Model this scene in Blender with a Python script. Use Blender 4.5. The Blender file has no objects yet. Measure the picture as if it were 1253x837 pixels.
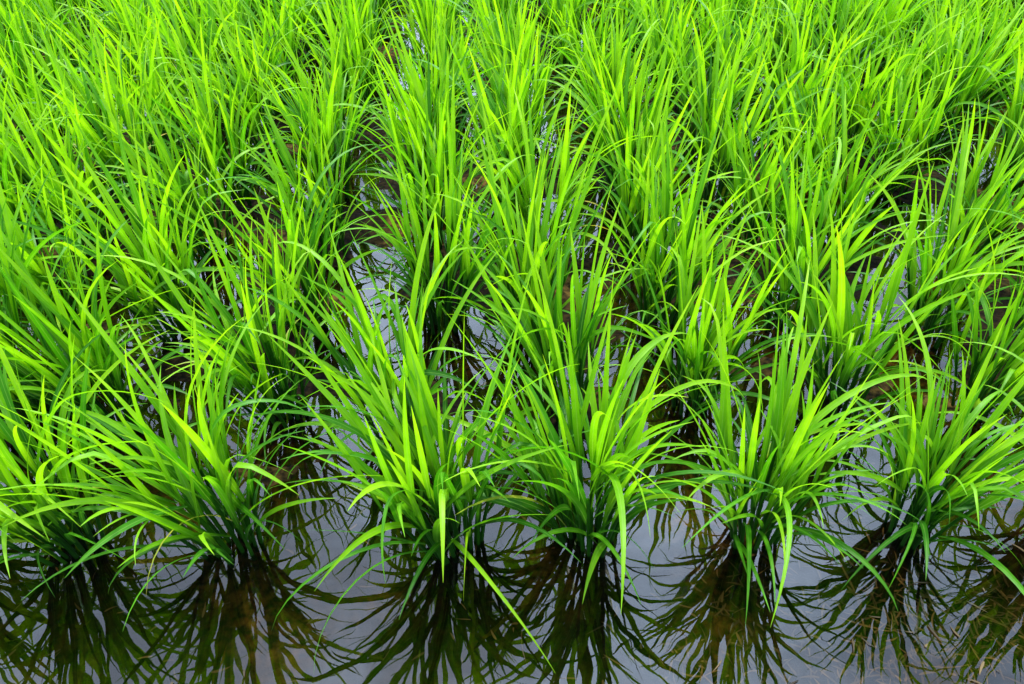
import bpy, math, random
import numpy as np
from mathutils import Vector, Matrix, noise
random.seed(11); rng = random.Random(7)
scene = bpy.context.scene
scene.view_settings.view_transform = 'Standard'
scene.view_settings.look = 'None'
scene.view_settings.exposure = 0

# ------------------------------------------------------------- node helpers
def new_mat(name):
    m = bpy.data.materials.new(name); m.use_nodes = True
    nt = m.node_tree; nt.nodes.clear()
    return m, nt
def N(nt, t, **kw):
    n = nt.nodes.new(t)
    for k, v in kw.items(): setattr(n, k, v)
    return n
def ramp(nt, stops):
    r = nt.nodes.new('ShaderNodeValToRGB')
    el = r.color_ramp.elements
    el[0].position, el[0].color = stops[0][0], (*stops[0][1], 1)
    el[1].position, el[1].color = stops[-1][0], (*stops[-1][1], 1)
    for p, c in stops[1:-1]:
        e = el.new(p); e.color = (*c, 1)
    return r
def mixc(nt, a, b, f, mode='MIX'):
    m = nt.nodes.new('ShaderNodeMix'); m.data_type = 'RGBA'; m.blend_type = mode
    L = nt.links
    for idx, v in ((6, a), (7, b), (0, f)):
        if isinstance(v, (int, float)): m.inputs[idx].default_value = v
        elif isinstance(v, tuple): m.inputs[idx].default_value = (*v, 1)
        else: L.new(v, m.inputs[idx])
    return m.outputs[2]
def math_(nt, op, a, b=0.0, c=None):
    m = nt.nodes.new('ShaderNodeMath'); m.operation = op
    for i, v in enumerate((a, b, c)):
        if v is None: continue
        if isinstance(v, (int, float)): m.inputs[i].default_value = v
        else: nt.links.new(v, m.inputs[i])
    return m.outputs[0]

# ------------------------------------------------------------- leaf material
def leaf_material():
    m, nt = new_mat('rice_leaf'); L = nt.links
    at = N(nt, 'ShaderNodeAttribute', attribute_name='leafdata')
    sep = N(nt, 'ShaderNodeSeparateColor'); L.new(at.outputs['Color'], sep.inputs[0])
    rnd, t, ac = sep.outputs[0], sep.outputs[1], sep.outputs[2]
    oi = N(nt, 'ShaderNodeObjectInfo')
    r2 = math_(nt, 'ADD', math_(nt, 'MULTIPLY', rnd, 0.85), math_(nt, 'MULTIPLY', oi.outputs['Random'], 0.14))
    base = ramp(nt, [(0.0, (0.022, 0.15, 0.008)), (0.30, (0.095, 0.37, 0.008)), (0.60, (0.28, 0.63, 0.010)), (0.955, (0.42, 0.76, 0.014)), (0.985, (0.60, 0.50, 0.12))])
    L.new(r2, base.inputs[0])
    al = ramp(nt, [(0.0, (0.16, 0.30, 0.3)), (0.13, (0.35, 0.50, 0.5)), (0.4, (0.88, 0.94, 0.8)), (1.0, (1.22, 1.13, 0.8))])  # shade painted into the colour along the blade: dark bases and stems, brightened tips
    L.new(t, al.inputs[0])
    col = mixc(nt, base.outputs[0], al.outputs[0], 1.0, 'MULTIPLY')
    v = math_(nt, 'SINE', math_(nt, 'MULTIPLY', ac, 60.0))
    v = math_(nt, 'MULTIPLY_ADD', v, 0.07, 0.96)
    vc = N(nt, 'ShaderNodeCombineColor')
    for i in range(3): L.new(v, vc.inputs[i])
    col = mixc(nt, col, vc.outputs[0], 1.0, 'MULTIPLY')
    rib = math_(nt, 'LESS_THAN', math_(nt, 'ABSOLUTE', math_(nt, 'SUBTRACT', ac, 0.5)), 0.05)
    col = mixc(nt, col, (0.36, 0.62, 0.12), math_(nt, 'MULTIPLY', rib, 0.4))
    tc = N(nt, 'ShaderNodeTexCoord')
    no = N(nt, 'ShaderNodeTexNoise'); no.inputs['Scale'].default_value = 22
    L.new(tc.outputs['Object'], no.inputs['Vector'])
    nr = ramp(nt, [(0.3, (0.74, 0.82, 0.8)), (0.7, (1.15, 1.06, 1.0))]); L.new(no.outputs[0], nr.inputs[0])
    col = mixc(nt, col, nr.outputs[0], 1.0, 'MULTIPLY')
    pb = N(nt, 'ShaderNodeBsdfPrincipled')
    L.new(col, pb.inputs['Base Color'])
    pb.inputs['Roughness'].default_value = 0.45
    pb.inputs['Specular IOR Level'].default_value = 0.38
    bp = N(nt, 'ShaderNodeBump'); bp.inputs['Strength'].default_value = 0.2; bp.inputs['Distance'].default_value = 0.0006
    L.new(v, bp.inputs['Height']); L.new(bp.outputs[0], pb.inputs['Normal'])
    tr = N(nt, 'ShaderNodeBsdfTranslucent')
    tcol = mixc(nt, col, (1.18, 1.16, 0.4), 1.0, 'MULTIPLY')
    L.new(tcol, tr.inputs['Color'])
    ms = N(nt, 'ShaderNodeMixShader'); ms.inputs[0].default_value = 0.5
    L.new(pb.outputs[0], ms.inputs[1]); L.new(tr.outputs[0], ms.inputs[2])
    out = N(nt, 'ShaderNodeOutputMaterial'); L.new(ms.outputs[0], out.inputs[0])
    return m
LEAF = leaf_material()

# ------------------------------------------------------------- clump builder
class Builder:
    def __init__(s): s.v=[]; s.f=[]; s.c=[]
    def blade(s, p0, az, tilt0, bend, length, width, rnd, twist=0.0, azd=0.0, nseg=11, kink=None, t0=0.0, t1=1.0):
        p = Vector(p0); base = len(s.v); ds = length/nseg
        for i in range(nseg+1):
            t = i/nseg
            ti = tilt0 + bend*(t**1.6)
            if kink and t > kink[0]: ti += kink[1]*min(1,(t-kink[0])*6)
            a = az + azd*t
            d = Vector((math.sin(ti)*math.cos(a), math.sin(ti)*math.sin(a), math.cos(ti)))
            side = Vector((-math.sin(a), math.cos(a), 0))
            up = side.cross(d)
            tw = twist*t + twist*0.3
            sd = side*math.cos(tw) + up*math.sin(tw)
            un = up*math.cos(tw) - side*math.sin(tw)
            w = 0.5*width*min(1.0, 0.5+2.2*t)*max(0.0, 1-t**2.6)**0.9
            w = max(w, 0.0002)
            fold = 0.3*w
            for k, q in ((-1, p - sd*w + un*fold*-1), (0, p), (1, p + sd*w + un*fold*-1)):
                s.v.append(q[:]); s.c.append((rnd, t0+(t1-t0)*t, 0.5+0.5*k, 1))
            p = p + d*ds
        for i in range(nseg):
            a0 = base+i*3
            for k in (0, 1):
                s.f.append((a0+k, a0+k+1, a0+k+4, a0+k+3))
    def stem(s, pts, r0, r1, rnd):
        base = len(s.v); n = len(pts); m = 6
        for i, p in enumerate(pts):
            r = r0+(r1-r0)*i/(n-1)
            for k in range(m):
                a = 2*math.pi*k/m
                s.v.append((p.x+r*math.cos(a), p.y+r*math.sin(a), p.z))
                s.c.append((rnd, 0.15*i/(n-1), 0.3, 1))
        for i in range(n-1):
            for k in range(m):
                a=base+i*m+k; b=base+i*m+(k+1)%m
                s.f.append((a,b,b+m,a+m))
    def mesh(s, name):
        me = bpy.data.meshes.new(name)
        me.from_pydata(s.v, [], s.f)
        ca = me.color_attributes.new('leafdata', 'FLOAT_COLOR', 'POINT')
        ca.data.foreach_set('color', np.array(s.c, dtype=np.float32).ravel())
        me.polygons.foreach_set('use_smooth', [True]*len(me.polygons))
        me.materials.append(LEAF)
        return me

def clump(name, seed, ntill=22, scale=1.0, droop=1.0, low=1.0, extra=0):
    R = random.Random(seed); B = Builder()
    for i in range(ntill):
        rr = 0.044*math.sqrt((i+0.5)/ntill)
        a = i*2.39996 + R.uniform(-.4,.4)
        base = Vector((rr*math.cos(a), rr*math.sin(a), -0.045))
        tl = math.radians(2 + 300*rr*R.uniform(0.55,1.3))
        h = R.uniform(0.10, 0.22)*scale + 0.045
        pts=[]; p=base.copy(); ns=5
        for j in range(ns+1):
            pts.append(p.copy())
            tt = tl*(0.7+0.5*j/ns)
            p = p + Vector((math.sin(tt)*math.cos(a), math.sin(tt)*math.sin(a), math.cos(tt)))*(h/ns)
        rs = R.uniform(0,0.5)
        B.stem(pts, R.uniform(.0040,.0056), .0028, rs*0.7)
        nl = R.choice([3,4,4])
        for k in range(nl):
            frac = k/(nl-1)
            hp = 0.40+0.60*frac
            idx = hp*ns; j=min(int(idx),ns-1); p = pts[j].lerp(pts[j+1], idx-j)
            az = a + R.gauss(0, 0.8) if k%2==0 else a + R.gauss(0,1.2)
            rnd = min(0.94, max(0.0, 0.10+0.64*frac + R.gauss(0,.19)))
            if k == 0 and R.random() < 0.06: rnd = 1.0
            tw = R.uniform(-1.0,1.0)
            if frac > 0.7:
                arch = R.random() < .10
                B.blade(p, a+R.gauss(0,.9), tl*R.uniform(.4,1.0)+math.radians(R.uniform(0,8)), math.radians(R.uniform(45,90) if arch else R.uniform(1,26)),
                        R.uniform(.22,.39)*scale, R.uniform(.009,.0155), rnd, tw, R.uniform(-.25,.25))
            elif frac > 0.3:
                B.blade(p, az, tl*R.uniform(.5,.9)+math.radians(R.uniform(4,15)), math.radians(R.uniform(5,65))*droop,
                        R.uniform(.22,.37)*scale, R.uniform(.010,.017), rnd, tw, R.uniform(-.4,.4),
                        kink=(R.uniform(.45,.8), math.radians(R.uniform(25,80))) if R.random()<.14 else None)
            else:
                B.blade(p, az, tl*.7+math.radians(R.uniform(12,36)), math.radians(R.uniform(20,105))*droop,
                        R.uniform(.15,.31)*scale*low, R.uniform(.008,.0145), rnd, tw, R.uniform(-.5,.5))
    for i in range(extra):
        a = R.uniform(0, 6.283)
        rr = .035; z = R.uniform(.06,.22)
        B.blade((rr*math.cos(a)*1.3, rr*math.sin(a)*1.3, z), a+R.gauss(0,.4), math.radians(R.uniform(14,48)), math.radians(R.uniform(40,125)),
                R.uniform(.20,.40), R.uniform(.008,.015), min(.9,max(0,R.gauss(.5,.2))), R.uniform(-1.2,1.2), R.uniform(-.7,.7), nseg=14,
                kink=(R.uniform(.4,.7), math.radians(R.uniform(15,45))) if R.random()<.2 else None)
    return B.mesh(name)

variants = [clump('rice_clump_%d'%i, 100+i, ntill=rng.choice([17,19,21]), scale=rng.uniform(.95,1.06), extra=7) for i in range(12)]

def place(name, me, x, y, lean_x, lean_y, rz, s, parent=None):
    o = bpy.data.objects.new(name, me); scene.collection.objects.link(o)
    M = Matrix.Translation((x,y,0)) @ Matrix.Rotation(lean_x,4,'Y') @ Matrix.Rotation(lean_y,4,'X') @ Matrix.Rotation(rz,4,'Z') @ Matrix.Diagonal((s,s,s,1))
    o.matrix_world = M
    if parent: o.parent = parent
    return o

front = [(-1.035,.985,.95),(-.775,.965,.96),(-.475,.950,1.0),(-.060,.932,1.03),(.195,.935,1.03),(.510,.917,.93),(.815,.910,.86),(1.10,.89,.88)]
for i,(x,y,s) in enumerate(front):
    me = clump('rice_plant_mesh_%d'%i, 500+i, ntill=22, scale=1.0, droop=1.25, low=1.2, extra=19)
    lean = math.radians([-8,-9,-9,-8,-5,-3,0,0][i])
    place('rice_plant', me, x, y, lean, math.radians(2), rng.uniform(0,6.28), s)
field = bpy.data.objects.new('rice_field', None); scene.collection.objects.link(field)
cols = [-1.035,-.755,-.450,-.125,.170,.480,.795,1.10]
xs = [(-1.035-.29*k) for k in range(24,0,-1)] + cols + [1.10+.305*k for k in range(1,22)]
yrow = 1.28
while yrow < 8.6:
    for x in xs:
        if abs(x) > 1.2 + yrow*1.0: continue
        xx = x + rng.gauss(0,.026); yy = yrow - 0.045*x + rng.gauss(0,.030)
        lm = -7 if x < -.3 else (-4.5 if x < .3 else -1)
        lean = math.radians(rng.gauss(lm, 3.5))
        s = rng.uniform(.95,1.14)
        if x > .3 and yrow < 2.2: s *= .92
        place('clump', rng.choice(variants), xx, yy, lean, math.radians(rng.gauss(1,2.5)), rng.uniform(0,6.28), s, field)
    yrow += 0.345
for x in xs:
    if x < -1.1 or x > 1.2:
        if abs(x) < 3:
            place('clump', rng.choice(variants), x, .93-.045*x, math.radians(-4 if x<0 else 0), 0, rng.uniform(0,6.28), .95, field)

# ------------------------------------------------------------- mud bed
def grid(name, x0,x1,y0,y1,nx,ny,zf):
    v=[];f=[]
    for j in range(ny+1):
        for i in range(nx+1):
            x=x0+(x1-x0)*i/nx; yy=y0+(y1-y0)*j/ny
            v.append((x,yy,zf(x,yy)))
    for j in range(ny):
        for i in range(nx):
            a=j*(nx+1)+i; f.append((a,a+1,a+nx+2,a+nx+1))
    me=bpy.data.meshes.new(name); me.from_pydata(v,[],f)
    me.polygons.foreach_set('use_smooth',[True]*len(f))
    o=bpy.data.objects.new(name,me); scene.collection.objects.link(o); return o
mm, nt = new_mat('paddy_mud'); L=nt.links
tc=N(nt,'ShaderNodeTexCoord')
n1=N(nt,'ShaderNodeTexNoise'); n1.inputs['Scale'].default_value=3.2; n1.inputs['Detail'].default_value=8; L.new(tc.outputs['Object'],n1.inputs[0])
n2=N(nt,'ShaderNodeTexNoise'); n2.inputs['Scale'].default_value=60; n2.inputs['Detail'].default_value=6; L.new(tc.outputs['Object'],n2.inputs[0])
r1=ramp(nt,[(0.40,(.004,.0028,.0014)),(0.53,(.016,.011,.004)),(0.66,(.075,.050,.016))]); L.new(n1.outputs[0],r1.inputs[0])
r2=ramp(nt,[(0.38,(.22,.22,.22)),(0.65,(1.9,1.7,1.2))]); L.new(n2.outputs[0],r2.inputs[0])
c=mixc(nt,r1.outputs[0],r2.outputs[0],1.0,'MULTIPLY')
pb=N(nt,'ShaderNodeBsdfPrincipled'); L.new(c,pb.inputs['Base Color']); pb.inputs['Roughness'].default_value=.9; pb.inputs['Specular IOR Level'].default_value=.1
bp=N(nt,'ShaderNodeBump'); bp.inputs['Strength'].default_value=.8; bp.inputs['Distance'].default_value=.01; L.new(n2.outputs[0],bp.inputs['Height']); L.new(bp.outputs[0],pb.inputs['Normal'])
o_=N(nt,'ShaderNodeOutputMaterial'); L.new(pb.outputs[0],o_.inputs[0])
gr = grid('ground',-300,300,-200,400,2,2,lambda x,y:-0.06); gr.data.materials.append(mm)
def mudz(x,y):
    k=min(1,max(0,(y-1.0)/.35))
    return -0.026+0.024*k+0.030*noise.noise(Vector((x*3,y*3,0)))+0.014*noise.noise(Vector((x*11,y*11,3)))+0.006*noise.noise(Vector((x*30,y*30,5)))
mud = grid('mud_bed',-7,7,0,9.5,420,300,mudz)
mud.data.materials.append(mm)

# ------------------------------------------------------------- water
wm, nt = new_mat('paddy_water'); L=nt.links
tc=N(nt,'ShaderNodeTexCoord')
n1=N(nt,'ShaderNodeTexNoise'); n1.inputs['Scale'].default_value=14; n1.inputs['Detail'].default_value=1; L.new(tc.outputs['Object'],n1.inputs[0])
bp=N(nt,'ShaderNodeBump'); bp.inputs['Strength'].default_value=.09; bp.inputs['Distance'].default_value=.010; L.new(n1.outputs[0],bp.inputs['Height'])
fr=N(nt,'ShaderNodeFresnel'); fr.inputs['IOR'].default_value=1.42; L.new(bp.outputs[0],fr.inputs['Normal'])
fac=math_(nt,'MULTIPLY_ADD',fr.outputs[0],1.1,0.02)
gl=N(nt,'ShaderNodeBsdfGlossy'); gl.inputs['Roughness'].default_value=0; gl.inputs['Color'].default_value=(1,1,1,1); L.new(bp.outputs[0],gl.inputs['Normal'])
tr=N(nt,'ShaderNodeBsdfTransparent'); tr.inputs['Color'].default_value=(.62,.53,.36,1)
ms=N(nt,'ShaderNodeMixShader'); L.new(fac,ms.inputs[0]); L.new(tr.outputs[0],ms.inputs[1]); L.new(gl.outputs[0],ms.inputs[2])
o_=N(nt,'ShaderNodeOutputMaterial'); L.new(ms.outputs[0],o_.inputs[0])
water = grid('water',-60,60,-40,80,2,2,lambda x,y:0.0); water.data.materials.append(wm)

# ------------------------------------------------------------- straw / debris
sm, nt = new_mat('straw'); L=nt.links
at=N(nt,'ShaderNodeAttribute',attribute_name='leafdata'); sp=N(nt,'ShaderNodeSeparateColor'); L.new(at.outputs['Color'],sp.inputs[0])
rr=ramp(nt,[(0,(.025,.015,.006)),(.6,(.08,.05,.017)),(1,(.19,.13,.05))]); L.new(sp.outputs[0],rr.inputs[0])
pb=N(nt,'ShaderNodeBsdfPrincipled'); L.new(rr.outputs[0],pb.inputs['Base Color']); pb.inputs['Roughness'].default_value=.7
o_=N(nt,'ShaderNodeOutputMaterial'); L.new(pb.outputs[0],o_.inputs[0])
B=Builder(); R=random.Random(5)
for i in range(2600):
    x=R.uniform(-1.6,1.6) if i<1300 else R.gauss(.74,.24); yy=R.uniform(.45,2.6) if i<1300 else R.gauss(.69,.09)
    z=R.uniform(-.016,-.002) if R.random()<.985 else .002
    B.blade((x,yy,z), R.uniform(0,6.28), math.radians(90+R.uniform(-3,3)), 0, R.uniform(.006,.038)*(1 if R.random()<.96 else 2), R.uniform(.0015,.005), R.random(), 0, R.uniform(-.8,.8), nseg=4)
me=B.mesh('straw_debris'); me.materials.clear(); me.materials.append(sm)
ob=bpy.data.objects.new('straw_debris',me); scene.collection.objects.link(ob)

# ------------------------------------------------------------- light
SUN_EL, SUN_AZ = math.radians(68), math.radians(-25)
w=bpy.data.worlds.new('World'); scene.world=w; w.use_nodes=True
nt=w.node_tree; nt.nodes.clear(); L=nt.links
sky=N(nt,'ShaderNodeTexSky',sky_type='NISHITA'); sky.sun_disc=False; sky.sun_elevation=SUN_EL; sky.sun_rotation=SUN_AZ
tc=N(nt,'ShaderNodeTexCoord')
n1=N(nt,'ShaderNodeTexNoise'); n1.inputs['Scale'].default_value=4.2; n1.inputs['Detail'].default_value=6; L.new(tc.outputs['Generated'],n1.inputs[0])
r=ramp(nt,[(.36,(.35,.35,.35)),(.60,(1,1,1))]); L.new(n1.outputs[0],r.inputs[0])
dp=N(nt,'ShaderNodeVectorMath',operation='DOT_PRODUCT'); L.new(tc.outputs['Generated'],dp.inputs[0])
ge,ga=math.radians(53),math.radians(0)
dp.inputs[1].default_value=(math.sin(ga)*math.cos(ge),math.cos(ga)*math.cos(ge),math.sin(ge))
gr_=ramp(nt,[(.20,(7.2,8.6,10.6)),(.70,(14.5,18,23.5)),(1.0,(29,36,47))])  # added bright cloud glow ahead, lifts water reflections and backlights leaves
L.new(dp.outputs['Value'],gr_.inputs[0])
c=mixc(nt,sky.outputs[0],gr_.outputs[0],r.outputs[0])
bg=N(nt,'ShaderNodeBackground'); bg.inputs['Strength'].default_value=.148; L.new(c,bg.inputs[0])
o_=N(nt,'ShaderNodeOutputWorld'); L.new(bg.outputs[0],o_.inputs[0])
sl=bpy.data.lights.new('sun','SUN'); sl.energy=5; sl.angle=math.radians(8); sl.color=(1,.96,.86)
so=bpy.data.objects.new('sun',sl); scene.collection.objects.link(so)
d=Vector((math.sin(SUN_AZ)*math.cos(SUN_EL), math.cos(SUN_AZ)*math.cos(SUN_EL), math.sin(SUN_EL)))
so.rotation_euler=d.to_track_quat('Z','Y').to_euler(); so.location=d*20

# ------------------------------------------------------------- camera
cam=bpy.data.cameras.new('camera'); co=bpy.data.objects.new('camera',cam); scene.collection.objects.link(co)
cam.sensor_width=36; cam.lens=27.3; cam.clip_end=1000; cam.clip_start=.02
co.location=(0,0,1.21); co.rotation_euler=(math.radians(90-38.1),0,math.radians(-3.2))
scene.camera=co
